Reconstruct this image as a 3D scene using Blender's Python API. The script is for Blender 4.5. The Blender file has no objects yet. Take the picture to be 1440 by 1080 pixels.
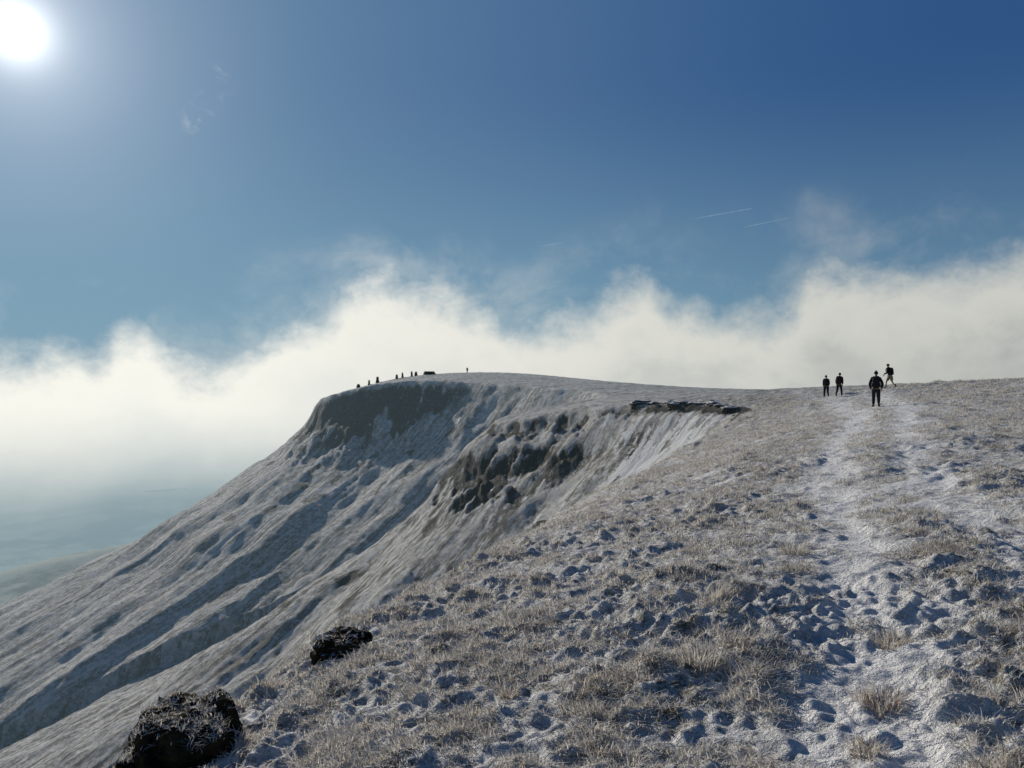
import bpy, bmesh, math, random
import numpy as np
from mathutils import Vector, Matrix
random.seed(7); rng=np.random.default_rng(11)
scene=bpy.context.scene
COL=scene.collection
EYE=1.6
F=1130.0; HZ=530.0
# ---------------------------------------------------------------- noise
_p=np.random.default_rng(5).permutation(256); PERM=np.concatenate([_p,_p]).astype(np.int32)
_a=np.arange(256)/256*2*np.pi; GX=np.cos(_a)*1.4; GY=np.sin(_a)*1.4
def perlin(x,y,seed=0):
    x=x+seed*17.37; y=y-seed*9.71
    xi=np.floor(x); yi=np.floor(y); xf=x-xi; yf=y-yi
    xi=xi.astype(np.int64)&255; yi=yi.astype(np.int64)&255
    u=xf*xf*xf*(xf*(xf*6-15)+10); v=yf*yf*yf*(yf*(yf*6-15)+10)
    x1=(xi+1)&255; y1=(yi+1)&255
    def g(ix,iy,dx,dy):
        h=PERM[PERM[ix]+iy]; return GX[h]*dx+GY[h]*dy
    a=g(xi,yi,xf,yf); b=g(x1,yi,xf-1,yf); c=g(xi,y1,xf,yf-1); d=g(x1,y1,xf-1,yf-1)
    return (a+u*(b-a))*(1-v)+(c+u*(d-c))*v
def fbm(x,y,oct=4,seed=0,rough=0.5):
    s=0;a=1;t=0
    for i in range(oct):
        s=s+a*perlin(x*2**i,y*2**i,seed+i); t+=a; a*=rough
    return s/t
def sm(a,b,x):
    t=np.clip((x-a)/(b-a),0,1); return t*t*(3-2*t)
# ---------------------------------------------------------------- terrain shape
EDGE=[(-5,-60),(-3.4,-10),(-2.2,0),(-1.55,4.5),(-1.15,6.8),(-.65,8.6),(0.2,11.9),(1.6,18),(3.3,24),(5.4,32),(10,45),(14.5,57),(19.5,67),(23,77),(22.5,87),(17,96),(10,105),(3,114),(-2,124),(3,139),(16,151),(20,164),(14,182),(0,203),(-20,224),(-43,236),(-56,247),(-62,262),(-62,285),(-50,320),(-20,370),(40,430),(150,500),(400,600),(800,700),(900,300),(900,-300),(100,-400),(-8,-300)]
def catmull(P,n):
    out=[];N=len(P)
    for i in range(N):
        p0,p1,p2,p3=[np.array(P[(i+k-1)%N],float) for k in range(4)]
        for j in range(n):
            t=j/n
            out.append(.5*((2*p1)+(-p0+p2)*t+(2*p0-5*p1+4*p2-p3)*t*t+(-p0+3*p1-3*p2+p3)*t**3))
    return np.array(out)
EC=catmull(EDGE,3)
def sdf(x,y):
    best=np.full(x.shape,1e18); nx=np.zeros_like(x); ny=np.zeros_like(x); ins=np.zeros(x.shape,bool)
    N=len(EC)
    for i in range(N):
        ax,ay=EC[i]; bx,by=EC[(i+1)%N]; dx=bx-ax; dy=by-ay
        t=np.clip(((x-ax)*dx+(y-ay)*dy)/(dx*dx+dy*dy),0,1)
        qx=ax+t*dx; qy=ay+t*dy; d=(x-qx)**2+(y-qy)**2
        m=d<best; best=np.where(m,d,best); nx=np.where(m,qx,nx); ny=np.where(m,qy,ny)
        if ay!=by:
            c=((ay>y)!=(by>y))&(x<(bx-ax)*(y-ay)/(by-ay)+ax); ins^=c
    s=np.sqrt(best); return np.where(ins,-s,s),nx,ny
CP=np.array([(0,0,-1.62),(2,4,-1.6),(3,8,-1.6),(7,17,-1.6),(18.5,41,-1.6),(24.7,62,-1.5),(28.2,60,-.85),(51,80,-.5),(60,60,-.3),(30,30,-1.0),(12,12,-1.4),(60,130,-1.6),(100,100,-.3),(10,4,-1.2),
 (-1.15,6.8,-2.2),(-1.55,4.5,-2.05),(-2.2,0,-1.95),(-.6,8.5,-2.3),(.2,11.9,-2.55),(1.6,18,-2.95),(3.3,24,-3.25),(5.4,32,-3.7),(10,45,-4.3),(14.5,57,-4.1),(19.5,67,-3.3),(23,78,-3.1),(22.5,88,-2.9),(13.6,107,-3.4),(-1,124,-6.6),(20,162,-3.5),(14,183,-2.8),(0,205,-1.9),(-20,226,-.7),(-43,238,-2.6),(-56,248,-6),
 (-22,262,1.0),(-35,255,-.3),(-10,300,.6),(20,252,-.5),(47,285,-3.6),(60,160,-3.0),(100,300,-5),(0,400,-8),(-62,310,-12),(60,205,-3.4),(36,106,-1.65),(0,-20,-1.6),(30,-30,-1),(-5,-20,-2.2),(200,100,-1),(200,-100,-1),(0,-100,-3),(200,400,-8),(5,22,-2.4),(12,36,-2.5)],float)
def _rb(r): 
    return np.where(r>0,r*r*np.log(r+1e-9),0)
_S=50.
_n=len(CP); _X=CP[:,:2]/_S
_K=_rb(np.linalg.norm(_X[:,None]-_X[None],axis=2))+np.eye(_n)*1e-3
_P=np.hstack([np.ones((_n,1)),_X]); _A=np.block([[_K,_P],[_P.T,np.zeros((3,3))]])
_W=np.linalg.solve(_A,np.concatenate([CP[:,2],np.zeros(3)]))
def plateau(x,y):
    x=np.clip(x,-80,230)/_S; y=np.clip(y,-110,420)/_S
    z=_W[_n]+_W[_n+1]*x+_W[_n+2]*y
    for i in range(_n):
        r2=(x-_X[i,0])**2+(y-_X[i,1])**2
        z=z+_W[i]*0.5*r2*np.log(r2+1e-12)
    return z+EYE
PR_S=[0,1,3,6,15,33,55,100,150,250,400,700,1200,3000]
PR_D=[0,.35,2.2,5.6,14.5,29,44,66,86,118,170,240,285,320]
PATH=[(0.9,-6),(1.25,0),(1.65,3.4),(2.2,5),(3.4,8),(4.8,12),(7.0,17.5),(10.8,26),(16.5,38),(23.5,58),(27,70),(34,95),(44,140)]
def pathdist(x,y):
    best=np.full(x.shape,1e9)
    for (ax,ay),(bx,by) in zip(PATH[:-1],PATH[1:]):
        dx=bx-ax;dy=by-ay;t=np.clip(((x-ax)*dx+(y-ay)*dy)/(dx*dx+dy*dy),0,1)
        d=np.hypot(x-ax-t*dx,y-ay-t*dy); sgn=np.sign((x-ax)*dy-(y-ay)*dx)
        best=np.where(d<np.abs(best),d*sgn,best)
    return best
def terrain(x,y):
    x=np.asarray(x,float);y=np.asarray(y,float)
    r=np.hypot(x,y)
    sp=np.where(r<420,.0042*r,np.where(r<900,.012*r,.03*r))
    def lod(wl): return np.clip(wl/(2.2*sp+1e-6)-.6,0,1)
    wx=x+fbm(x/14,y/14,3,3)*2.4*sm(12,60,r)+fbm(x/3,y/3,2,8)*.4; wy=y+fbm(x/14,y/14,3,13)*2.4*sm(12,60,r)+fbm(x/3,y/3,2,18)*.4
    s,nx,ny=sdf(wx,wy)
    out=np.maximum(s,0)
    base=plateau(np.where(s>0,nx,x),np.where(s>0,ny,y))
    gentle=1-.42*np.exp(-((nx-20)/10)**2-((ny-79)/16)**2)*(1-sm(14,45,out))
    z=base-np.interp(out,PR_S,PR_D)*gentle
    z=z-3.2*sm(.6,5,out)*(1-sm(20,45,ny))
    # ribs down the fall line
    u=-.66*x+.75*y+fbm(x/60,y/60,2,21)*4; w=.75*x+.66*y
    amp=sm(4,40,out)*(1-sm(250,600,out))
    rib=1-np.abs(perlin(u/24,w/420,31))*2.4
    rib2=perlin(u/6.5,w/240,33)
    rib3=perlin(u/2.2,w/90,35)
    z=z+amp*(rib*1.7+rib2*.42*sm(8,50,out)+rib3*.34*lod(2.4))
    z=z+amp*fbm(x/9,y/9,4,41)*.15
    # deep gully between the near spur and the headland
    gl_=(u-(-.66*8+.75*146))/8
    z=z-5.5*np.exp(-gl_*gl_)*sm(4,22,out)*(1-sm(110,200,out))
    # valley
    far=sm(500,1500,r)
    z=z+far*(fbm(x/900,y/900,5,51)*75)
    z=z+44*np.exp(-(((x+330)*.8+(y-640)*.6)/230)**2-(((x+330)*-.6+(y-640)*.8)/80)**2)*sm(280,420,r)
    # crags
    ang=np.exp(-((nx+36)/36)**2-((ny-236)/30)**2)
    cn=fbm(x/6,y/6,4,61,.6); cl=perlin(u/9,w/40,64)
    rg=fbm(x/3.2,y/3.2,4,72,.6); rf=fbm(x/1.7,y/1.7,3,74,.6)
    band=ang*sm(.5,2.5,out)*(1-sm(14,26,out))
    rockA=ang*sm(.8,2.5,out)*(1-sm(7,15,out+cn*14+cl*10))*sm(-.30,.18,cn+ang*.30+rg*.3)
    z=z-ang*sm(.5,4.5,out)*(1-sm(14,45,out))*4.0
    z=z-np.exp(-((nx+60)/8)**2-((ny-254)/14)**2)*sm(1.5,6,out)*(1-sm(8,30,out))*3.2
    z=z-rockA*np.abs(perlin(u/3.2,w/14,63))*2.4
    z=z+band*(fbm(x/7,y/7,4,66,.6)*3.0+rf*.9)
    hn=fbm(x/7,y/7,4,71)
    b1=np.exp(-((x+1)/15)**2-((y-111)/12)**2)*sm(5.0,6.6,out+rg*3)*(1-sm(9,12,out+hn*9+rg*5))
    b1b=np.exp(-((x-3)/13)**2-((y-113)/12)**2)*sm(.6,1.8,out+rg*1.5)*(1-sm(2.2,3.8,out+hn*4+rg*2))
    b2=np.exp(-((nx-10)/10)**2-((ny-104)/13)**2)*sm(.6,2,out)*(1-sm(1.5,4,out+hn*5+rg*4))*.8
    b3=sm(.18,.36,hn)*sm(1.5,5,out)*(1-sm(25,70,out))*.6*sm(15,40,r)
    b4=np.exp(-((nx-20)/6)**2-((ny-84)/14)**2)*sm(.1,.6,out)*(1-sm(1.3,2.4,out))*sm(-.30,.1,cn)
    rock=np.clip(rockA*1.35+b1*2.8*sm(-.45,.1,hn+rg*.8)+b1b*1.6*sm(-.2,.2,rg+hn*.4)+b2*1.3*sm(-.15,.25,hn+rg*.7)+b3+b4*1.4,0,1)
    z=z-b1*2.0-b1b*.8-b2*.6+(b1*.7+b1b*.5+b2*.4+b3*.4)*(rg*.7+rf*.8)+b4*.6*perlin(x/1.1,y/1.1,78)
    sn2=fbm(u/1.3,w/8,4,83,.65)
    snowg=np.exp(-((x-15.5)/9.5)**2-((y-81)/12)**2)*sm(.9,2.4,out)
    snow=np.clip(sm(.36,.80,snowg+sn2*1.3+fbm(x/3,y/3,3,81)*.8)*(1-b4),0,1)*(1-sm(12,20,out))
    rock=rock*(1-snow*.8)
    pd=pathdist(x,y)
    pn=fbm(x/1.3,y/1.3,3,91)
    pw=.23+.012*r
    brk=sm(-.30,.05,fbm(x/.6,y/.6,3,93))
    path=np.maximum(np.exp(-((pd+pn*.5)/pw)**2),.92*np.exp(-((pd-1.15-.02*r+pn*.55)/(pw*.85))**2))*(s<2)*(.4+.6*brk)
    near=(1-sm(80,300,r))
    z=z+perlin(x/5,y/5,101)*.12*near*(1-.5*path)*sm(.5,5,r)
    m1=perlin(x/1.4,y/1.4,102); m2=perlin(x/.6+m1*.6,y/.6-m1*.4,103); m3=perlin(x/.22+m2*.6,y/.22-m1*.6,104); m4=perlin(x/.09+m3*.6,y/.09,105)
    def tus(m): return np.maximum(m+.15,0)**1.0
    pz=np.exp(-((pd-.5)/(1.1+.02*r))**2)
    rough=(1-.5*path)*(1-.3*pz)*(1-.85*snow)
    mic=(m1*.09*lod(1.4)+(tus(m2)-.22)*.07*lod(.6)+(tus(m3)-.22)*.10*lod(.22)+m4*.065*lod(.09))
    mic=mic*rough*(.55+.8*sm(-.3,.4,fbm(x/2.6,y/2.6,3,107)))
    z=z+mic-path*.05*(1-sm(30,60,r))
    z=z+sm(60,150,r)*(s<=0)*(1-sm(350,500,r))*perlin(x/3,y/3,113)*.18
    z=z+sm(30,70,r)*(s<=0)*(1-sm(90,160,r))*fbm(x/1.6,y/1.6,3,115)*.22
    # slope hummocks
    z=z+sm(1,8,out)*(1-sm(300,500,r))*(1-.6*snow)*(perlin(x/2.2,y/2.2,111)*.10*lod(2.2)+perlin(x/.95,y/.95,112)*.14*lod(.95)+perlin(x/.4,y/.4,114)*.10*lod(.4))
    hollow=np.clip(.5-mic*5,0,1)
    return z,rock,snow,path,hollow,s
# ---------------------------------------------------------------- grid
rings=[.35]
while rings[-1]<2.4: rings.append(rings[-1]*1.07)
while rings[-1]<420: rings.append(rings[-1]*1.0043)
while rings[-1]<900: rings.append(rings[-1]*1.012)
nb=len(rings)-1
while rings[-1]<40000: rings.append(rings[-1]*1.035)
rings=np.array(rings)
fine=np.arange(-.66,.66,.0016)
c1=np.arange(.66,1.1,.012); c2=np.arange(1.1,math.pi,.05)
az=np.concatenate([-c2[::-1],-c1[::-1]-.006,fine,c1+.006,c2+.01])
az=np.unique(az)
NA=len(az);NR=len(rings)
A,R=np.meshgrid(az,rings)
X=(R*np.sin(A)).ravel();Y=(R*np.cos(A)).ravel()
Z,ROCK,SNOW,PATHM,HOL,SD=[np.asarray(v) for v in terrain(X,Y)]
def grid_mesh(name,i0,i1,mat):
    n=i1-i0+1
    sl=slice(i0*NA,(i1+1)*NA)
    co=np.stack([X[sl],Y[sl],Z[sl]],1).astype(np.float32)
    ii,jj=np.meshgrid(np.arange(n-1),np.arange(NA),indexing='ij')
    j2=(jj+1)%NA
    q=np.stack([ii*NA+jj,ii*NA+j2,(ii+1)*NA+j2,(ii+1)*NA+jj],-1).reshape(-1,4)[:,::-1].astype(np.int32)
    me=bpy.data.meshes.new(name)
    me.vertices.add(len(co));me.vertices.foreach_set('co',co.ravel())
    me.loops.add(q.size);me.loops.foreach_set('vertex_index',q.ravel())
    me.polygons.add(len(q));me.polygons.foreach_set('loop_start',np.arange(0,q.size,4,dtype=np.int32))
    me.update(calc_edges=True)
    me.polygons.foreach_set('use_smooth',np.ones(len(q),bool))
    for nm,arr in (('rock',ROCK),('snow',SNOW),('path',PATHM),('hollow',HOL),('slope',np.clip(SD/6,0,1))):
        a=me.attributes.new(nm,'FLOAT','POINT'); a.data.foreach_set('value',arr[sl].astype(np.float32))
    me.materials.append(mat)
    o=bpy.data.objects.new(name,me);COL.objects.link(o);o['kind']='structure'
    return o
# ---------------------------------------------------------------- material helpers
class NT:
    def __init__(s,tree): s.t=tree; s.t.nodes.clear()
    def n(s,typ,**k):
        nd=s.t.nodes.new(typ)
        for a,b in k.items(): setattr(nd,a,b)
        return nd
    def set(s,nd,i,v):
        if isinstance(v,bpy.types.NodeSocket): s.t.links.new(v,nd.inputs[i])
        elif v is not None: nd.inputs[i].default_value=v
    def m(s,op,a,b=None,c=None,clamp=False):
        nd=s.n('ShaderNodeMath',operation=op,use_clamp=clamp)
        s.set(nd,0,a); s.set(nd,1,b)
        if c is not None: s.set(nd,2,c)
        return nd.outputs[0]
    def mr(s,v,a,b,c=0.,d=1.,smooth=True):
        nd=s.n('ShaderNodeMapRange',interpolation_type='SMOOTHSTEP' if smooth else 'LINEAR')
        for i,q in enumerate((v,a,b,c,d)): s.set(nd,i,q)
        return nd.outputs[0]
    def mix(s,f,a,b,blend='MIX'):
        nd=s.n('ShaderNodeMix',data_type='RGBA',blend_type=blend)
        s.set(nd,0,f)
        for i,v in ((6,a),(7,b)):
            if isinstance(v,tuple) and len(v)==3: v=v+(1,)
            s.set(nd,i,v)
        return nd.outputs[2]
    def noise(s,vec,scale,detail=4,rough=.5,dist=0):
        nd=s.n('ShaderNodeTexNoise'); s.set(nd,'Vector',vec)
        nd.inputs['Scale'].default_value=scale;nd.inputs['Detail'].default_value=detail
        nd.inputs['Roughness'].default_value=rough; nd.inputs['Distortion'].default_value=dist
        return nd.outputs[0]
    def attr(s,name): 
        nd=s.n('ShaderNodeAttribute',attribute_name=name); return nd
def newmat(name):
    m=bpy.data.materials.new(name); m.use_nodes=True; return m,NT(m.node_tree)
def terrain_mat():
    m,k=newmat('frosted_fell')
    geo=k.n('ShaderNodeNewGeometry'); P=geo.outputs['Position']
    rock=k.attr('rock').outputs['Fac'];snow=k.attr('snow').outputs['Fac'];path=k.attr('path').outputs['Fac'];hol=k.attr('hollow').outputs['Fac'];slp=k.attr('slope').outputs['Fac']
    ln=k.n('ShaderNodeVectorMath',operation='LENGTH');k.t.links.new(P,ln.inputs[0]);dist=ln.outputs['Value']
    sp=k.n('ShaderNodeSeparateXYZ');k.t.links.new(P,sp.inputs[0])
    u=k.m('SUBTRACT',k.m('MULTIPLY',sp.outputs[1],.75),k.m('MULTIPLY',sp.outputs[0],.66))
    w=k.m('ADD',k.m('MULTIPLY',sp.outputs[1],.03),k.m('MULTIPLY',sp.outputs[0],.035))
    cb=k.n('ShaderNodeCombineXYZ');k.set(cb,0,u);k.set(cb,1,w)
    st=k.noise(cb.outputs[0],.75,7,.76)
    n1=k.noise(P,.16,5,.6); n2=k.noise(P,1.6,6,.65); n3=k.noise(P,9,5,.7); n4=k.noise(P,38,4,.7)
    nb_=k.noise(P,.9,7,.8)
    slm=k.m('MAXIMUM',slp,k.mr(dist,45.,130.,0.,.8))
    grass=k.mix(k.mr(n2,.35,.65),(.12,.105,.078),(.28,.25,.195))
    grass=k.mix(k.mr(n3,.60,.74),grass,(.18,.115,.06))
    frost=k.mix(k.mr(n3,.3,.7),(.52,.515,.50),(.79,.79,.78))
    f=k.m('ADD',k.m('MULTIPLY',hol,.10),k.m('MULTIPLY',n3,.80))
    f=k.m('ADD',f,k.m('MULTIPLY',n4,.80)); f=k.m('ADD',f,k.m('MULTIPLY',nb_,.8)); f=k.m('ADD',f,k.m('MULTIPLY',path,.40))
    col=k.mix(k.mr(f,1.02,1.28),grass,frost)
    col=k.mix(k.mr(k.m('ADD',path,k.m('MULTIPLY',k.m('SUBTRACT',n3,.5),1.6)),.30,.62,0,.92),col,(.81,.805,.795))
    # slopes: speckled turf, heather and streaks of frost
    sf=k.m('ADD',k.m('MULTIPLY',st,1.6),k.m('ADD',k.m('MULTIPLY',nb_,1.05),k.m('MULTIPLY',n1,.35)))
    scol=k.mix(k.mr(sf,1.30,1.60),(.10,.088,.066),k.mix(n2,(.42,.405,.37),(.66,.655,.64)))
    scol=k.mix(k.mr(k.m('ADD',nb_,k.m('MULTIPLY',st,.5)),.74,.86),scol,(.75,.745,.735))
    col=k.mix(k.m('MULTIPLY',slm,.9),col,scol)
    rn=k.noise(P,1.4,8,.85)
    rockc=k.mix(k.mr(rn,.46,.62),(.012,.011,.009),(.10,.082,.058))
    rockc=k.mix(k.mr(nb_,.55,.63,0,.7),rockc,(.42,.41,.39))
    col=k.mix(k.mr(k.m('ADD',rock,k.m('MULTIPLY',k.m('SUBTRACT',nb_,.5),2.2)),.34,.52),col,rockc)
    snc=k.mix(n2,(.62,.625,.63),(.78,.785,.79))
    col=k.mix(k.mr(k.m('ADD',snow,k.m('MULTIPLY',k.m('SUBTRACT',nb_,.5),3.0)),.42,.68),col,snc)
    vc=k.mix(k.mr(k.noise(P,.007,7,.65),.46,.56),(.02,.035,.03),(.36,.37,.31))
    col=k.mix(k.mr(dist,350.,700.),col,vc)
    bs=k.n('ShaderNodeBsdfPrincipled');k.set(bs,'Base Color',col);bs.inputs['Roughness'].default_value=.9
    bs.inputs['Specular IOR Level'].default_value=.15
    bmp=k.n('ShaderNodeBump');bmp.inputs['Strength'].default_value=.95
    h=k.m('ADD',k.m('MULTIPLY',n4,.065),k.m('MULTIPLY',n3,.19))
    h=k.m('ADD',h,k.m('MULTIPLY',k.m('MULTIPLY',nb_,k.mr(dist,20.,90.)),1.7))
    h=k.m('ADD',h,k.m('MULTIPLY',k.m('MULTIPLY',st,slp),1.6))
    h=k.m('ADD',h,k.m('MULTIPLY',k.m('MULTIPLY',rn,rock),1.6))
    h=k.m('MULTIPLY',h,k.m('SUBTRACT',1.,k.m('MULTIPLY',snow,.4)))
    k.set(bmp,'Height',h);bmp.inputs['Distance'].default_value=1.
    k.t.links.new(bmp.outputs[0],bs.inputs['Normal'])
    # valley haze painted into the ground: flat bluish glow, then transparency, by distance
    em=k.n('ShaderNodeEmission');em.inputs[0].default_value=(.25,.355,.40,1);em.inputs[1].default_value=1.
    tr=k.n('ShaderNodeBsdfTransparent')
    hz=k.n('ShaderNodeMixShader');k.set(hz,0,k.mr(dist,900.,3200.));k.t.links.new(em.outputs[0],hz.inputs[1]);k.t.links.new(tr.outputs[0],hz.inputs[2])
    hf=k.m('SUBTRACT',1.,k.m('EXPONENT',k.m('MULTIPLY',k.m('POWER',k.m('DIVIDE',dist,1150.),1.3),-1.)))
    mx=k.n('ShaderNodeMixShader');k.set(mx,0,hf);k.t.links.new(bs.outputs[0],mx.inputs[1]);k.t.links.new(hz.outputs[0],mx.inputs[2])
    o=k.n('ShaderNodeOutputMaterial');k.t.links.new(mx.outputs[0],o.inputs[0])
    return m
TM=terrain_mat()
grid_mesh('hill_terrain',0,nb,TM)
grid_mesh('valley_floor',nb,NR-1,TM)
# ---------------------------------------------------------------- simple materials
def simple(name,c1,c2,scale=12,rough=.8,bump=.1,frost=0.,lo=.45,hi=.95,spec=.15):
    m,k=newmat(name);tc=k.n('ShaderNodeTexCoord');P=tc.outputs['Object']
    n=k.noise(P,scale,6,.65);col=k.mix(k.mr(n,.35,.65),c1,c2)
    if frost>0:
        geo=k.n('ShaderNodeNewGeometry');sx=k.n('ShaderNodeSeparateXYZ');k.t.links.new(geo.outputs['Normal'],sx.inputs[0])
        f=k.m('ADD',sx.outputs[2],k.m('MULTIPLY',k.m('SUBTRACT',k.noise(P,scale*2,6,.7),.5),2.2))
        col=k.mix(k.mr(f,lo,hi,0,frost),col,(.60,.60,.59))
    b=k.n('ShaderNodeBsdfPrincipled');k.set(b,'Base Color',col);b.inputs['Roughness'].default_value=rough
    b.inputs['Specular IOR Level'].default_value=spec
    bp=k.n('ShaderNodeBump');bp.inputs['Strength'].default_value=.6;bp.inputs['Distance'].default_value=bump;k.set(bp,'Height',n)
    k.t.links.new(bp.outputs[0],b.inputs['Normal'])
    o=k.n('ShaderNodeOutputMaterial');k.t.links.new(b.outputs[0],o.inputs[0]);return m
M_rock=simple('gritstone',(.03,.028,.024),(.12,.105,.085),5,.95,.12,.85,.45,1.05)
M_turf=simple('mossy_rock',(.010,.009,.007),(.05,.038,.02),9,1.,.08,.8,.90,1.35,0.)
M_stone=simple('cairn_stone',(.05,.048,.045),(.11,.10,.095),3,.9,.05,.2)
M_black=simple('black_cloth',(.008,.009,.011),(.016,.017,.02),30,.85,.005)
M_navy=simple('navy_cloth',(.010,.014,.026),(.02,.025,.042),30,.85,.005)
M_char=simple('charcoal_cloth',(.014,.014,.016),(.028,.028,.03),30,.85,.005)
M_tan=simple('khaki_cloth',(.16,.145,.11),(.22,.20,.15),30,.85,.005)
M_pack=simple('pack_nylon',(.010,.010,.013),(.02,.02,.022),20,.8,.005)
M_red=simple('pack_maroon',(.025,.012,.012),(.04,.016,.015),20,.8,.005)
M_skin=simple('skin',(.28,.16,.11),(.34,.20,.14),20,.6,.002)
M_boot=simple('boot_leather',(.03,.02,.014),(.05,.035,.025),20,.6,.004)
M_hair=simple('hair',(.02,.014,.01),(.03,.02,.014),60,.8,.004)
# ---------------------------------------------------------------- objects helpers
def tag(o,label,cat,group=None):
    o['label']=label;o['category']=cat
    if group:o['group']=group
    return o
def link(name,me,mat,parent=None,smooth=True):
    if mat and not me.materials: me.materials.append(mat)
    if smooth: me.polygons.foreach_set('use_smooth',[True]*len(me.polygons))
    o=bpy.data.objects.new(name,me);COL.objects.link(o)
    if parent:o.parent=parent
    return o
def empty(name,loc,rz=0):
    o=bpy.data.objects.new(name,None);o.empty_display_size=.2;COL.objects.link(o);o.location=loc;o.rotation_euler=(0,0,rz);return o
def gz(x,y): 
    return float(terrain(np.array([x]),np.array([y]))[0][0])
def skinned(name,V,E,Rd,mat,parent,sub=2,root=0):
    me=bpy.data.meshes.new('body_mesh');me.from_pydata(V,E,[]);ob=bpy.data.objects.new('body_mesh',me);COL.objects.link(ob)
    md=ob.modifiers.new('s','SKIN');md.use_smooth_shade=True
    if len(me.skin_vertices)==0:
        bpy.context.view_layer.objects.active=ob
        ob.modifiers.remove(md)
        bpy.ops.object.modifier_add(type='SKIN');ob.modifiers[0].use_smooth_shade=True
    sk=me.skin_vertices[0].data
    for i,r in enumerate(Rd):
        sk[i].radius=r if isinstance(r,tuple) else (r,r); sk[i].use_root=(i==root)
    if sub: 
        s=ob.modifiers.new('u','SUBSURF');s.levels=sub;s.render_levels=sub
    dg=bpy.context.evaluated_depsgraph_get();dg.update()
    m2=bpy.data.meshes.new_from_object(ob.evaluated_get(dg));m2.name=name
    bpy.data.objects.remove(ob)
    m2.materials.clear()
    return link(name,m2,mat,parent)
def rbox(bm,c,s,bev=.03,rot=None):
    r=bmesh.ops.create_cube(bm,size=1)['verts']
    mt=Matrix.Translation(c)@(rot or Matrix.Identity(4))@Matrix.Diagonal((s[0],s[1],s[2],1))
    bmesh.ops.transform(bm,matrix=mt,verts=r)
    ed=list({e for v in r for e in v.link_edges})
    bmesh.ops.bevel(bm,geom=ed,offset=bev,segments=3,affect='EDGES',profile=.6)
def tomesh(bm,name):
    me=bpy.data.meshes.new(name);bm.to_mesh(me);bm.free();return me
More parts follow.
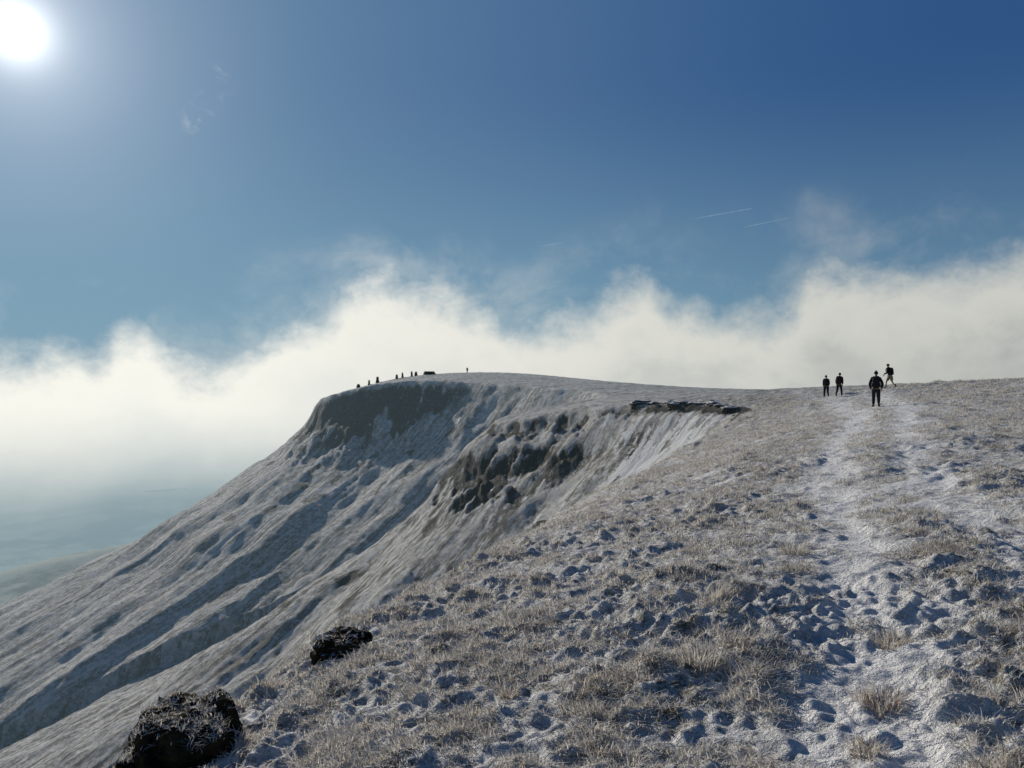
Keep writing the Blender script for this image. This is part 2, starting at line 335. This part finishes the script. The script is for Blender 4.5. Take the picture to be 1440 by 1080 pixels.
# ---------------------------------------------------------------- people
def person(x,y,face,H,stride,label,jacket,legs,pack=None,hat=None,shorts=False,arms=((.10,.12),(.10,.12)),lean=.04,sockmat=None,packsize=1.,group='hikers walking along the path'):
    """face: heading in radians, 0 = +Y.  stride: forward shift of left foot (m)"""
    k=H/1.76
    root=empty('person',(x,y,gz(x,y)-.015),-face)
    root.scale=(k,k,k)
    tag(root,label,'person',group)
    L=lean
    st=stride
    def leg(sg,f):
        hx=.085*sg
        return (hx*1.25,f*.55+.08,.50 if f>=0 else .46),(hx*1.4,f-.05*(f<0),.09 if f>=0 else .19),(hx*1.7,f+.15,.035 if f>=0 else .05)
    kl,al,tl=leg(-1,st); kr,ar,tr_=leg(1,-st)
    V=[(0,0,.95),(0,L*.4,1.12),(0,L,1.34),(0,L*1.2,1.48),(0,L*1.4,1.55),(0,L*1.5+.01,1.64),(0,L*1.5,1.715)]
    Rd=[(.15,.11),(.13,.10),(.155,.11),(.065,.06),(.058,.062),(.078,.092),(.055,.065)]
    E=[(0,1),(1,2),(2,3),(3,4),(4,5),(5,6)]
    V.append((0,L*1.5+.115,1.625));Rd.append((.014,.014));E.append((5,7)) # nose
    arm_pts=[]
    for sg,(out,fw) in zip((-1,1),arms):
        sh=(.185*sg,L,1.42);el=((.185+out)*sg,L-.07+fw*.25,1.13);wr=((.18+out*.5)*sg,L+fw+.03,.91 if fw<.2 else 1.03)
        hd=(wr[0]*.99,wr[1]+.03,wr[2]-.075)
        b=len(V);V+= [sh,el,wr,hd];Rd+=[.06,.044,.028,(.034,.022)]
        E+=[(2,b),(b,b+1),(b+1,b+2),(b+2,b+3)]
        arm_pts.append((sh,el,wr))
        for q,(dx,ln) in enumerate(((-.026,.058),(-.009,.068),(.009,.064),(.026,.05))):
            m0=(hd[0],hd[1]+dx,hd[2]-.03);f1=(hd[0]-.004*sg,hd[1]+dx*1.15,hd[2]-.03-ln*.55);f2=(hd[0]-.018*sg,hd[1]+dx*1.1+.006,hd[2]-.03-ln)
            c=len(V);V+=[m0,f1,f2];Rd+=[.009,.0085,.0075];E+=[(b+3,c),(c,c+1),(c+1,c+2)]
        c=len(V);V+=[(hd[0],hd[1]+.045,hd[2]+.01),(hd[0]-.01*sg,hd[1]+.062,hd[2]-.03)];Rd+=[.010,.0085];E+=[(b+3,c),(c,c+1)]
    for sg,(kn,an,to) in ((-1,(kl,al,tl)),(1,(kr,ar,tr_))):
        b=len(V);V+=[(.095*sg,0,.90),kn,an,to];Rd+=[.085,.056,.038,(.04,.03)]
        E+=[(0,b),(b,b+1),(b+1,b+2),(b+2,b+3)]
    skinned('body',V,E,Rd,M_skin,root,1)
    V=[(0,0,.88),(0,L*.4,1.12),(0,L,1.34),(0,L*1.15,1.46),(0,L*1.2,1.53)];Rd=[(.195,.15),(.18,.145),(.20,.145),(.12,.10),(.082,.08)];E=[(0,1),(1,2),(2,3),(3,4)]
    for (sh,el,wr) in arm_pts:
        b=len(V);V+=[sh,el,wr];Rd+=[.09,.072,.055];E+=[(2,b),(b,b+1),(b+1,b+2)]
    skinned('jacket',V,E,Rd,jacket,root,2)
    V=[(0,0,.98)];Rd=[(.165,.13)];E=[]
    for sg,(kn,an) in ((-1,(kl,al)),(1,(kr,ar))):
        b=len(V)
        if shorts: V+=[(.1*sg,0,.85),tuple(.85*p+.15*q for p,q in zip(kn,(.1*sg,0,.85)))];Rd+=[.122,.105];E+=[(0,b),(b,b+1)]
        else: V+=[(.1*sg,0,.85),kn,(an[0],an[1],an[2]+.03)];Rd+=[.118,.088,.070];E+=[(0,b),(b,b+1),(b+1,b+2)]
    skinned('shorts' if shorts else 'trousers',V,E,Rd,legs,root,2)
    for an,to in ((al,tl),(ar,tr_)):
        skinned('boot',[(an[0],an[1],an[2]+.06),(an[0],an[1]-.02,max(an[2]-.03,.06)),(to[0],to[1],to[2]+.015)],[(0,1),(1,2)],[.058,.058,(.052,.04)],M_boot,root,1)
        if sockmat:
            skinned('sock',[(an[0],an[1],an[2]+.04),(an[0]*.99,an[1]*.95,an[2]+.17)],[(0,1)],[.05,.056],sockmat,root,1)
    hm=bmesh.new();bmesh.ops.create_icosphere(hm,subdivisions=3,radius=1)
    for v in hm.verts:
        z=max(v.co.z,-.35 if v.co.y<.3 else .05)
        v.co=Vector((v.co.x*.098,v.co.y*.116+L*1.5,1.665+z*.118))
    if hat is not None:
        bmesh.ops.create_icosphere(hm,subdivisions=2,radius=.03,matrix=Matrix.Translation((0,L*1.5,1.79)))
        link('woolly_hat',tomesh(hm,'hat'),hat,root)
    else: link('hair',tomesh(hm,'hair'),M_hair,root)
    if pack:
        p=packsize
        bm=bmesh.new();rbox(bm,Vector((0,0,0)),(.34*p,.19*p,.50*p),.09)
        for v in bm.verts:
            t=v.co.z/(.26*p); v.co.x*=1-.25*max(t,0)**2-.06*min(t,0)**2; v.co.y=v.co.y*(1-.45*max(t,0)**2-.1*min(t,0)**2)+ (0.03*abs(t)); v.co+=Vector((0,-.20*p+L*.7,1.21))
        pk=link('backpack',tomesh(bm,'backpack'),pack,root)
        bm=bmesh.new();rbox(bm,Vector((0,-.17*p+L*.8,1.20+.25*p)),(.23*p,.15*p,.09),.04);link('lid',tomesh(bm,'lid'),pack,pk)
        for sg in (-1,1):
            bm=bmesh.new();rbox(bm,Vector((sg*.165*p,-.18*p+L*.6,1.10)),(.06,.10,.18),.028);link('side_pocket',tomesh(bm,'pocket'),M_char,pk)
            skinned('shoulder_strap',[(sg*.10,-.1+L,1.44),(sg*.115,L,1.535),(sg*.12,L+.15,1.42),(sg*.14,L+.165,1.25),(sg*.18,L+.02,1.10)],[(0,1),(1,2),(2,3),(3,4)],[(.026,.014)]*5,M_char,pk,1)
    return root
def wx(px,d): return (px-720)/F*d
person(wx(1232,41),41,.42,1.84,.20,'nearest hiker, in black jacket and dark trousers with a backpack, walking away up the path',M_black,M_char,M_pack,M_black,arms=((.10,.16),(.11,-.04)),lean=.08,packsize=1.05)
person(wx(1162,63),63,.22,1.74,.20,'leftmost hiker on the skyline, in dark clothes and bobble hat beside another walker',M_navy,M_black,M_pack,M_black,arms=((.03,.0),(.04,.16)),lean=.08,packsize=.9)
person(wx(1180,60),60,.66,1.78,-.28,'hiker with a bulky dark maroon backpack, second from the left among the walkers',M_black,M_char,M_red,None,arms=((.06,.18),(.05,.0)),lean=.12,packsize=1.15)
person(wx(1252,60),60,-.6,1.84,.28,'rightmost hiker, turned to the left with khaki shorts, pale socks and a backpack',M_black,M_tan,M_pack,None,shorts=True,arms=((.05,.20),(.04,.05)),lean=.12,sockmat=M_tan,packsize=1.0)
d0=249.
person(wx(657,d0),d0,.2,1.8,.05,'tiny lone figure standing on the summit skyline right of the stone shelter',M_black,M_black,None,None,group=None)
# ---------------------------------------------------------------- cairns and shelter
def stone(bm,c,s,rz,sd):
    r=bmesh.ops.create_icosphere(bm,subdivisions=1,radius=1)['verts']
    rr=random.Random(sd)
    for v in r:
        v.co=Vector([math.copysign(abs(q)**.6,q) for q in v.co])*(.85+.3*rr.random())
    bmesh.ops.transform(bm,matrix=Matrix.Translation(c)@Matrix.Rotation(rz,4,'Z')@Matrix.Diagonal((s[0],s[1],s[2],1)),verts=r)
def cairn(x,y,h,w,label):
    bm=bmesh.new();z=0;sd=int(abs(x*31+y*7))
    rr=random.Random(sd)
    while z<h:
        rad=w*.5*(1-.45*(z/h)**1.6)*(1+rr.uniform(-.14,.14))
        n=max(2,int(rad*2*math.pi/.36))
        for i in range(n):
            a=2*math.pi*i/n+rr.random()
            q=max(rad-.16,.05)
            stone(bm,Vector((math.cos(a)*q,math.sin(a)*q,z+.07)),(.17+.06*rr.random(),.14,.09+.03*rr.random()),a,rr.random())
        stone(bm,Vector((0,0,z+.06)),(rad*.7,rad*.7,.1),0,rr.random())
        z+=.155
    o=link('stone_cairn',tomesh(bm,'cairn'),M_stone,None,False);o.location=(x,y,gz(x,y)-.08)
    tag(o,label,'cairn','stone cairns along the headland rim')
cs=[(504,240,1.1,1.2,'leftmost and lowest stone cairn on the rim of the far headland'),(519,243,1.4,.7,'narrow stone cairn, second from the left on the headland rim'),(531,244,2.0,1.1,'tall stone cairn, third from the left on the headland rim'),(558,247,1.3,.9,'stone cairn standing alone in the middle of the row on the headland'),(566,247,1.6,.65,'slim stone cairn, fifth from the left on the headland'),(579,250,1.6,.7,'slim stone cairn, left one of the close pair beside the stone shelter'),(585,251,1.25,1.1,'stout stone cairn, right one of the close pair beside the stone shelter')]
for px,d,h,w,l in cs:
    cairn(wx(px,d),d,h,w,l)
x,y=wx(604,250),250
bm=bmesh.new();rr=random.Random(3)
for lay in range(6):
    for i in range(16):
        xx=-2+4*i/15+rr.uniform(-.1,.1)
        if abs(xx)>2-.1*lay: continue
        stone(bm,Vector((xx,.25*math.cos(xx)+rr.uniform(-.05,.05),lay*.17+.08)),(.22,.3-.015*lay,.11),rr.uniform(-.3,.3),rr.random())
o=link('stone_shelter',tomesh(bm,'shelter'),M_stone,None,False);o.location=(x,y,gz(x,y)-.05);tag(o,'low long dry stone wind shelter on the headland skyline','stone shelter')
# ---------------------------------------------------------------- grass blades
def grass_mat():
    m,k=newmat('frosted_grass');a=k.attr('tint')
    d=k.n('ShaderNodeBsdfDiffuse');t=k.n('ShaderNodeBsdfTranslucent')
    P=k.n('ShaderNodeNewGeometry').outputs['Position']
    col=k.mix(k.mr(k.noise(P,60,3,.6),.38,.68),a.outputs['Color'],(.70,.69,.67))
    k.set(d,0,col);k.set(t,0,k.mix(1.,col,(1.,.94,.84),'MULTIPLY'))
    mx=k.n('ShaderNodeMixShader');mx.inputs[0].default_value=.42
    k.t.links.new(d.outputs[0],mx.inputs[1]);k.t.links.new(t.outputs[0],mx.inputs[2])
    o=k.n('ShaderNodeOutputMaterial');k.t.links.new(mx.outputs[0],o.inputs[0]);return m
GM=grass_mat()
def blades(bx,by,bz,ln,wd,az_,lean,tint,name,S=4):
    N=len(bx)
    t=np.linspace(0,1,S)[None,:]
    out=lean[:,None]*ln[:,None]*(t**1.6); up=ln[:,None]*(t-.35*np.clip(lean,0,1.3)[:,None]*t**2.2)
    cx=bx[:,None]+np.cos(az_)[:,None]*out; cy=by[:,None]+np.sin(az_)[:,None]*out; cz=bz[:,None]-.01+up
    fa=az_+math.pi/2+rng.uniform(-.6,.6,N)
    w=wd[:,None]*(1-t**1.5*.7)*.5
    ox=np.cos(fa)[:,None]*w; oy=np.sin(fa)[:,None]*w
    Lp=np.stack([cx-ox,cy-oy,cz],-1);Rp=np.stack([cx+ox,cy+oy,cz],-1)
    co=np.stack([Lp,Rp],2).reshape(-1,3).astype(np.float32)
    base=(np.arange(N)*S*2)[:,None,None]; j=np.arange(S-1)[None,:,None]*2
    q=(base+j+np.array([0,1,3,2])[None,None,:]).reshape(-1,4).astype(np.int32)
    me=bpy.data.meshes.new(name);me.vertices.add(len(co));me.vertices.foreach_set('co',co.ravel())
    me.loops.add(q.size);me.loops.foreach_set('vertex_index',q.ravel())
    me.polygons.add(len(q));me.polygons.foreach_set('loop_start',np.arange(0,q.size,4,dtype=np.int32));me.update(calc_edges=True)
    c=np.repeat(tint,S*2,axis=0).astype(np.float32);c=np.concatenate([c,np.ones((len(c),1),np.float32)],1)
    a=me.attributes.new('tint','FLOAT_COLOR','POINT');a.data.foreach_set('color',c.ravel())
    me.materials.append(GM);return me
def tints(N,rust=.05,straw=0.):
    pal=np.array([(.54,.525,.49),(.69,.68,.66),(.22,.19,.14),(.42,.375,.295),(.22,.115,.04)])
    p=np.array([.32-.18*straw,.30-.2*straw,.17+.13*straw,max(.21+.25*straw-rust,.02),rust]);p/=p.sum()
    return pal[rng.choice(5,N,p=p)]*rng.uniform(.75,1.15,(N,1))
# ---------------------------------------------------------------- rocks
def rockmesh(name,sx,sy,sz,seed,sub=5,blocky=.55,amp=.38):
    bm=bmesh.new();bmesh.ops.create_icosphere(bm,subdivisions=sub,radius=1)
    P=np.array([v.co[:] for v in bm.verts])
    P=np.sign(P)*np.abs(P)**blocky
    n=fbm(P[:,0]*1.6+P[:,2]*1.1,P[:,1]*1.6-P[:,2]*.9,5,seed,.6)
    strat=perlin(P[:,2]*5+seed,P[:,0]*.7+P[:,1]*.5,seed+3)
    P=P*(1+amp*n+.12*strat)[:,None]*np.array([[sx,sy,sz]])
    for v,p in zip(bm.verts,P): v.co=p
    bm.normal_update()
    return tomesh(bm,name)
def rock(px,d,size,seed,label,mat=M_rock,z=None,dz=0,rz=0,group=None,sub=5,amp=.38,turf=0,blocky=.55,tilt=(0,0)):
    x=wx(px,d);g0=gz(x,d);print('rock',px,'ground',round(g0-EYE,2))
    o=link('rock_outcrop',rockmesh('rock',*size,seed,sub,blocky,amp),mat);o.location=(x,d,(g0 if z is None else z)+dz);o.rotation_euler=(tilt[0],tilt[1],rz)
    tag(o,label,'rock',group)
    if turf:
        zt=max(v.co.z for v in o.data.vertices)
        vs=[v for v in o.data.vertices if v.normal.z>.7 and v.co.z>zt*.62]
        pk=[vs[i] for i in rng.integers(0,len(vs),turf)]
        c=np.array([v.co[:] for v in pk])+rng.normal(0,.008,(turf,3))
        me=blades(c[:,0],c[:,1],c[:,2]-.004,rng.uniform(.02,.055,turf),np.full(turf,.006),rng.uniform(0,6.3,turf),rng.uniform(.4,1.6,turf),tints(turf,.05,.1),'turf_cap')
        t=bpy.data.objects.new('turf_cap',me);COL.objects.link(t);t.parent=o;t['kind']='stuff'
    return o
rock(258,4.7,(.29,.36,.40),4,'dark mossy rock outcrop with frosted turf top at the lower left edge of the slope',M_turf,z=EYE-2.36,rz=.15,sub=6,amp=.34,turf=1800,blocky=.5,tilt=(.05,-.08))
rock(482,6.5,(.19,.22,.15),9,'low dark rock poking out of the near grass edge',M_turf,dz=.02,rz=-.3,sub=6,amp=.40,turf=200,blocky=.55,tilt=(.05,-.1))
rock(895,30,(.28,.3,.16),12,'small dark boulder on the lip where the near slope meets the gully',M_rock,dz=-.05,rz=.3)
rock(960,91.5,(1.6,1.1,.55),15,'largest dark crag in the broken rock line at the head of the snow gully',M_rock,dz=-.22,rz=.2,amp=.5)
for i,(px,d,s) in enumerate([(903,97.5,1.1),(920,96,.8),(938,94.5,1.0),(978,90,.8),(990,88.8,.6),(1003,87.5,.9),(1015,85,.6),(1027,82,.7),(1038,79,.5)]):
    rock(px,d,(s*1.3,s*.8,s*.55),20+i,'dark frost-dusted rock breaking through the crest above the white snow gully',M_rock,dz=-.2*s,rz=i*.9,group='rocks along the crest above the snow gully',sub=4,amp=.55)
# ---------------------------------------------------------------- grass cover
NT_=120000
ga=rng.uniform(-.64,.64,NT_);uu=rng.uniform(0,1,NT_);e_=.35
gr=(2.3**e_+uu*(95**e_-2.3**e_))**(1/e_)
tx=gr*np.sin(ga);ty=gr*np.cos(ga)
tz,trk,tsn,tpa,tho,tsd=terrain(tx,ty)
dens=fbm(tx/.45,ty/.45,3,201)+.2*fbm(tx/4,ty/4,2,203)
keep=(rng.uniform(0,1,NT_)<np.clip(.56+dens*1.6-tpa*1.1-tsn-(tho-.5)*.7,.03,1))&(tsd<8)&(trk<.4)
tx,ty,gr,tsize=tx[keep],ty[keep],gr[keep],np.clip(.72+dens[keep]*1.4-(tho[keep]-.5)*.7,.35,1.7)*(1-.5*tpa[keep])
NB=11
n=len(tx);rad=.024+.010*np.sqrt(gr)
bx=np.repeat(tx,NB)+rng.normal(0,1,n*NB)*np.repeat(rad,NB);by=np.repeat(ty,NB)+rng.normal(0,1,n*NB)*np.repeat(rad,NB)
bz=terrain(bx,by)[0]
ln=np.repeat(tsize,NB)*rng.uniform(.02,.075,n*NB)*(1+np.repeat(gr,NB)*.022);wd=.0042+.0006*np.repeat(gr,NB)
taz=np.repeat(rng.uniform(0,6.28,n),NB)+rng.normal(0,1.6,n*NB)
rustn=np.repeat(fbm(tx/.9,ty/.9,2,211)>.46,NB); strawn=np.repeat(fbm(tx/.8,ty/.8,3,221)>.10,NB)
tt=tints(n*NB,.02);tr2=tints(n*NB,.45);ts2=tints(n*NB,.02,.8)
tt=np.where(strawn[:,None],ts2,tt);tt=np.where(rustn[:,None]&(rng.uniform(0,1,n*NB)<.5)[:,None],tr2,tt)
gme=blades(bx,by,bz,ln,wd,taz,rng.uniform(.3,1.5,n*NB),tt,'frosted_grass',3)
g=bpy.data.objects.new('frosted_grass',gme);COL.objects.link(g);g['kind']='stuff';tag(g,'short frosted tan and white grass covering the near plateau','grass')
# individual tussocks
def tuss(px,py,label,h=.2,rust=.1,nb_=220,rad=.09,d=None):
    if d is None: d=1.55*F/(py-HZ)
    x=wx(px,d)
    for _ in range(8):
        zz=gz(x,d)-EYE; d=-zz*F/(py-HZ) if zz<0 else d; x=wx(px,d)
    N=nb_;bx=np.clip(rng.normal(0,rad*.5,N),-rad,rad);by=np.clip(rng.normal(0,rad*.5,N),-rad,rad);z0=gz(x,d)
    bz=terrain(bx+x,by+d)[0]-z0
    me=blades(bx,by,bz,rng.uniform(.5,1.1,N)*h,np.full(N,.005),np.arctan2(by,bx)+rng.normal(0,.5,N),rng.uniform(.15,1.0,N),tints(N,rust,.4),'tussock')
    o=bpy.data.objects.new('grass_tussock',me);COL.objects.link(o);o.location=(x,d,z0);tag(o,label,'grass tussock')
tuss(985,930,'tall pale frosted grass tussock standing beside the left edge of the path',.14,.03,360,.12)
tuss(1240,990,'rust brown clump of dead grass between the two trodden tracks',.10,.75,300,.10)
tuss(1222,1062,'small rust coloured grass clump at the bottom of the photo below the other rusty one',.08,.75,180,.07)
tuss(715,985,'small orange brown grass sprig in the pale turf at bottom centre',.08,.65,160,.045)
tuss(1120,780,'bushy straw coloured tussock hanging over the left side of the path',.14,.05,300,.13)
tuss(1255,905,'dark tufted grass clump on the ridge between the path tracks',.10,.1,240,.09)
tuss(1010,840,'wide straw coloured tussock left of the path, upslope of the tallest one',.12,.05,300,.13)
tuss(845,1065,'tangled frosted grass clump at the bottom edge left of the path',.09,.1,240,.07)
# ---------------------------------------------------------------- contrails
def contrail(pts,d,w,label):
    m=bpy.data.materials.get('contrail')
    if not m:
        m,k=newmat('contrail');e=k.n('ShaderNodeEmission');e.inputs[0].default_value=(.42,.55,.66,1)
        t=k.n('ShaderNodeBsdfTransparent');P=k.n('ShaderNodeTexCoord').outputs['Object'];mx=k.n('ShaderNodeMixShader')
        k.set(mx,0,k.mr(k.noise(P,.004,5,.6),.3,.75,.02,.17));k.t.links.new(t.outputs[0],mx.inputs[1]);k.t.links.new(e.outputs[0],mx.inputs[2])
        o=k.n('ShaderNodeOutputMaterial');k.t.links.new(mx.outputs[0],o.inputs[0])
    (x0,y0),(x1,y1)=pts
    p=Vector((wx(x0,d),d,(HZ-y0)/F*d+EYE));q=Vector((wx(x1,d),d,(HZ-y1)/F*d+EYE));c=(p+q)/2
    bm=bmesh.new();prev=None;S=24
    for i in range(S+1):
        t=i/S;pos=p.lerp(q,t)-c;ww=w*(math.sin(math.pi*t)**.5*.9+.02)*(1+.25*math.sin(i*2.1)) if 0<i<S else .2
        ring=[bm.verts.new(pos+Vector((0,math.cos(a)*ww,math.sin(a)*ww))) for a in [k*math.pi/3 for k in range(6)]]
        if prev:
            for k in range(6): bm.faces.new((prev[k],prev[(k+1)%6],ring[(k+1)%6],ring[k]))
        prev=ring
    o=link('contrail',tomesh(bm,'contrail'),m);o.location=c;tag(o,label,'contrail')
contrail(((975,308),(1060,293)),9000,8,'longest faint white contrail high on the right above the cloud bank')
contrail(((1045,320),(1112,306)),9000,7,'faint contrail just right of and below the longest one')
contrail(((758,347),(795,341)),9000,8,'short faint contrail in the middle of the blue sky')
contrail(((468,357),(510,355)),9000,8,'short level contrail in the left half of the sky')
# ---------------------------------------------------------------- light
sunv=Vector(((25-720)/F,1,(HZ-45)/F)).normalized()
elev=math.asin(sunv.z);azs=math.atan2(sunv.x,sunv.y)
sd=bpy.data.lights.new('sun','SUN');sd.energy=5.;sd.angle=math.radians(.5);sd.color=(1,.92,.80)
so=bpy.data.objects.new('sun',sd);COL.objects.link(so);so.rotation_euler=sunv.to_track_quat('Z','Y').to_euler();so.location=(-20,30,40)
w=bpy.data.worlds.new('World');scene.world=w;w.use_nodes=True;k=NT(w.node_tree)
sky=k.n('ShaderNodeTexSky',sky_type='NISHITA');sky.sun_disc=False;sky.sun_elevation=elev;sky.sun_rotation=azs
sky.altitude=700;sky.air_density=1.;sky.dust_density=.2;sky.ozone_density=3.
tc=k.n('ShaderNodeTexCoord');D=tc.outputs['Generated']
sep=k.n('ShaderNodeSeparateXYZ');k.t.links.new(D,sep.inputs[0]);dx,dy,dz=sep.outputs
aza=k.m('ARCTAN2',dx,dy)
fc=k.n('ShaderNodeFloatCurve')
pts=[(-400,505),(0,505),(60,510),(110,506),(150,490),(190,464),(225,494),(270,515),(330,500),(400,458),(470,430),(520,405),(600,410),(680,428),(730,458),(780,452),(850,430),(905,412),(950,438),(1040,434),(1090,434),(1140,392),(1200,376),(1300,378),(1440,364),(1900,380)]
def tpt(px,py):
    a=math.atan((px-720)/F);e=(HZ-py)/F*math.cos(a);return ((a+.85)/1.7,(e/math.sqrt(1+e*e)+.05)/.3)
cv=fc.mapping.curves[0]
P0=[tpt(*p) for p in pts]
cv.points[0].location=(0,P0[0][1]);cv.points[1].location=(1,P0[-1][1])
for p in P0: cv.points.new(*p)
for p in cv.points: p.handle_type='AUTO'
fc.mapping.update();fc.inputs[0].default_value=1
k.set(fc,'Value',k.mr(aza,-.85,.85,0,1,False))
top=k.m('SUBTRACT',k.m('MULTIPLY',fc.outputs[0],.3),.05)
mp=k.n('ShaderNodeMapping');k.t.links.new(D,mp.inputs[0]);mp.inputs['Scale'].default_value=(1,1,1.25)
V=mp.outputs[0]
na=k.noise(V,9,8,.58,.15); nbn=k.noise(V,30,8,.62,.1)
edge=k.m('ADD',k.m('MULTIPLY',k.m('SUBTRACT',na,.5),.11),k.m('MULTIPLY',k.m('SUBTRACT',nbn,.5),.05))
hh=k.m('SUBTRACT',k.m('ADD',top,edge),dz)
den=k.mr(hh,-.028,.042)
veil=k.m('MULTIPLY',k.mr(k.noise(V,6.5,9,.6,.3),.44,.78),k.m('MULTIPLY',k.mr(hh,-.13,-.01),.36))
den=k.m('MAXIMUM',den,veil)
# two small wisps high in the left half of the sky
for (px_,py_,rr_) in ((300,118,.030),(282,168,.026)):
    wv=Vector(((px_-720)/F,1,(HZ-py_)/F)).normalized()
    dn=k.n('ShaderNodeVectorMath',operation='DISTANCE');k.t.links.new(D,dn.inputs[0]);dn.inputs[1].default_value=wv
    wf=k.m('MULTIPLY',k.mr(dn.outputs['Value'],rr_,.0),k.mr(k.noise(V,34,8,.68,.6),.46,.74,0,.36))
    den=k.m('MAXIMUM',den,wf)
azn=k.mr(aza,-.5,.55)
ccol=k.mix(azn,(.95,.94,.86),(.60,.605,.56))
deep=k.mr(hh,.03,.11)
shade=k.mix(azn,(.88,.89,.83),(.42,.44,.42))
ccol=k.mix(k.m('MULTIPLY',deep,k.mr(na,.35,.65,.35,1.)),ccol,shade)
# sky: physical sky balanced with the deep clear blue seen opposite the haze
sv=k.n('ShaderNodeVectorMath',operation='DOT_PRODUCT');k.t.links.new(D,sv.inputs[0]);sv.inputs[1].default_value=sunv
dt=k.m('MAXIMUM',sv.outputs['Value'],0.)
grad=k.mix(k.mr(dz,.02,.36),(.165,.32,.44),(.03,.10,.265))
skyc=k.mix(k.m('MULTIPLY',k.m('POWER',dt,6.),.5),grad,(.25,.42,.56))
skyn=k.mix(1.,sky.outputs[0],(.03,.03,.03),'MULTIPLY')
skyc=k.mix(.12,skyc,skyn)
skyc=k.mix(k.m('MULTIPLY',k.mr(aza,.0,.6),.20),skyc,(.012,.045,.15))
col=k.mix(den,skyc,ccol)
low=k.mix(k.mr(aza,-.45,.2),(.25,.355,.40),(.30,.38,.42))
mist=k.noise(V,7,5,.55)
col=k.mix(k.mr(k.m('ADD',dz,k.m('MULTIPLY',k.m('SUBTRACT',mist,.5),.06)),-.025,-.18),col,low)
gl=k.m('ADD',k.m('MULTIPLY',k.m('POWER',dt,16000.),8.),k.m('ADD',k.m('MULTIPLY',k.m('POWER',dt,2200.),.9),k.m('ADD',k.m('MULTIPLY',k.m('POWER',dt,350.),.25),k.m('MULTIPLY',k.m('POWER',dt,60.),.16))))
gl=k.m('MULTIPLY',gl,k.mr(dz,.02,.2))
cmb=k.n('ShaderNodeVectorMath',operation='SCALE');cmb.inputs[0].default_value=(1,.98,.94);k.set(cmb,'Scale',gl)
col=k.mix(1.,col,cmb.outputs[0],'ADD')
bg=k.n('ShaderNodeBackground');k.set(bg,0,col);bg.inputs[1].default_value=1.
o=k.n('ShaderNodeOutputWorld');k.t.links.new(bg.outputs[0],o.inputs[0])
# ---------------------------------------------------------------- camera
cd=bpy.data.cameras.new('camera');cd.lens=36*F/1440;cd.sensor_width=36;cd.clip_start=.05;cd.clip_end=60000
co=bpy.data.objects.new('camera',cd);COL.objects.link(co);co.location=(0,0,EYE);co.rotation_euler=(math.radians(90)-math.atan(10/F),0,0)
scene.camera=co
scene.view_settings.view_transform='Standard';scene.view_settings.look='None';scene.view_settings.exposure=0
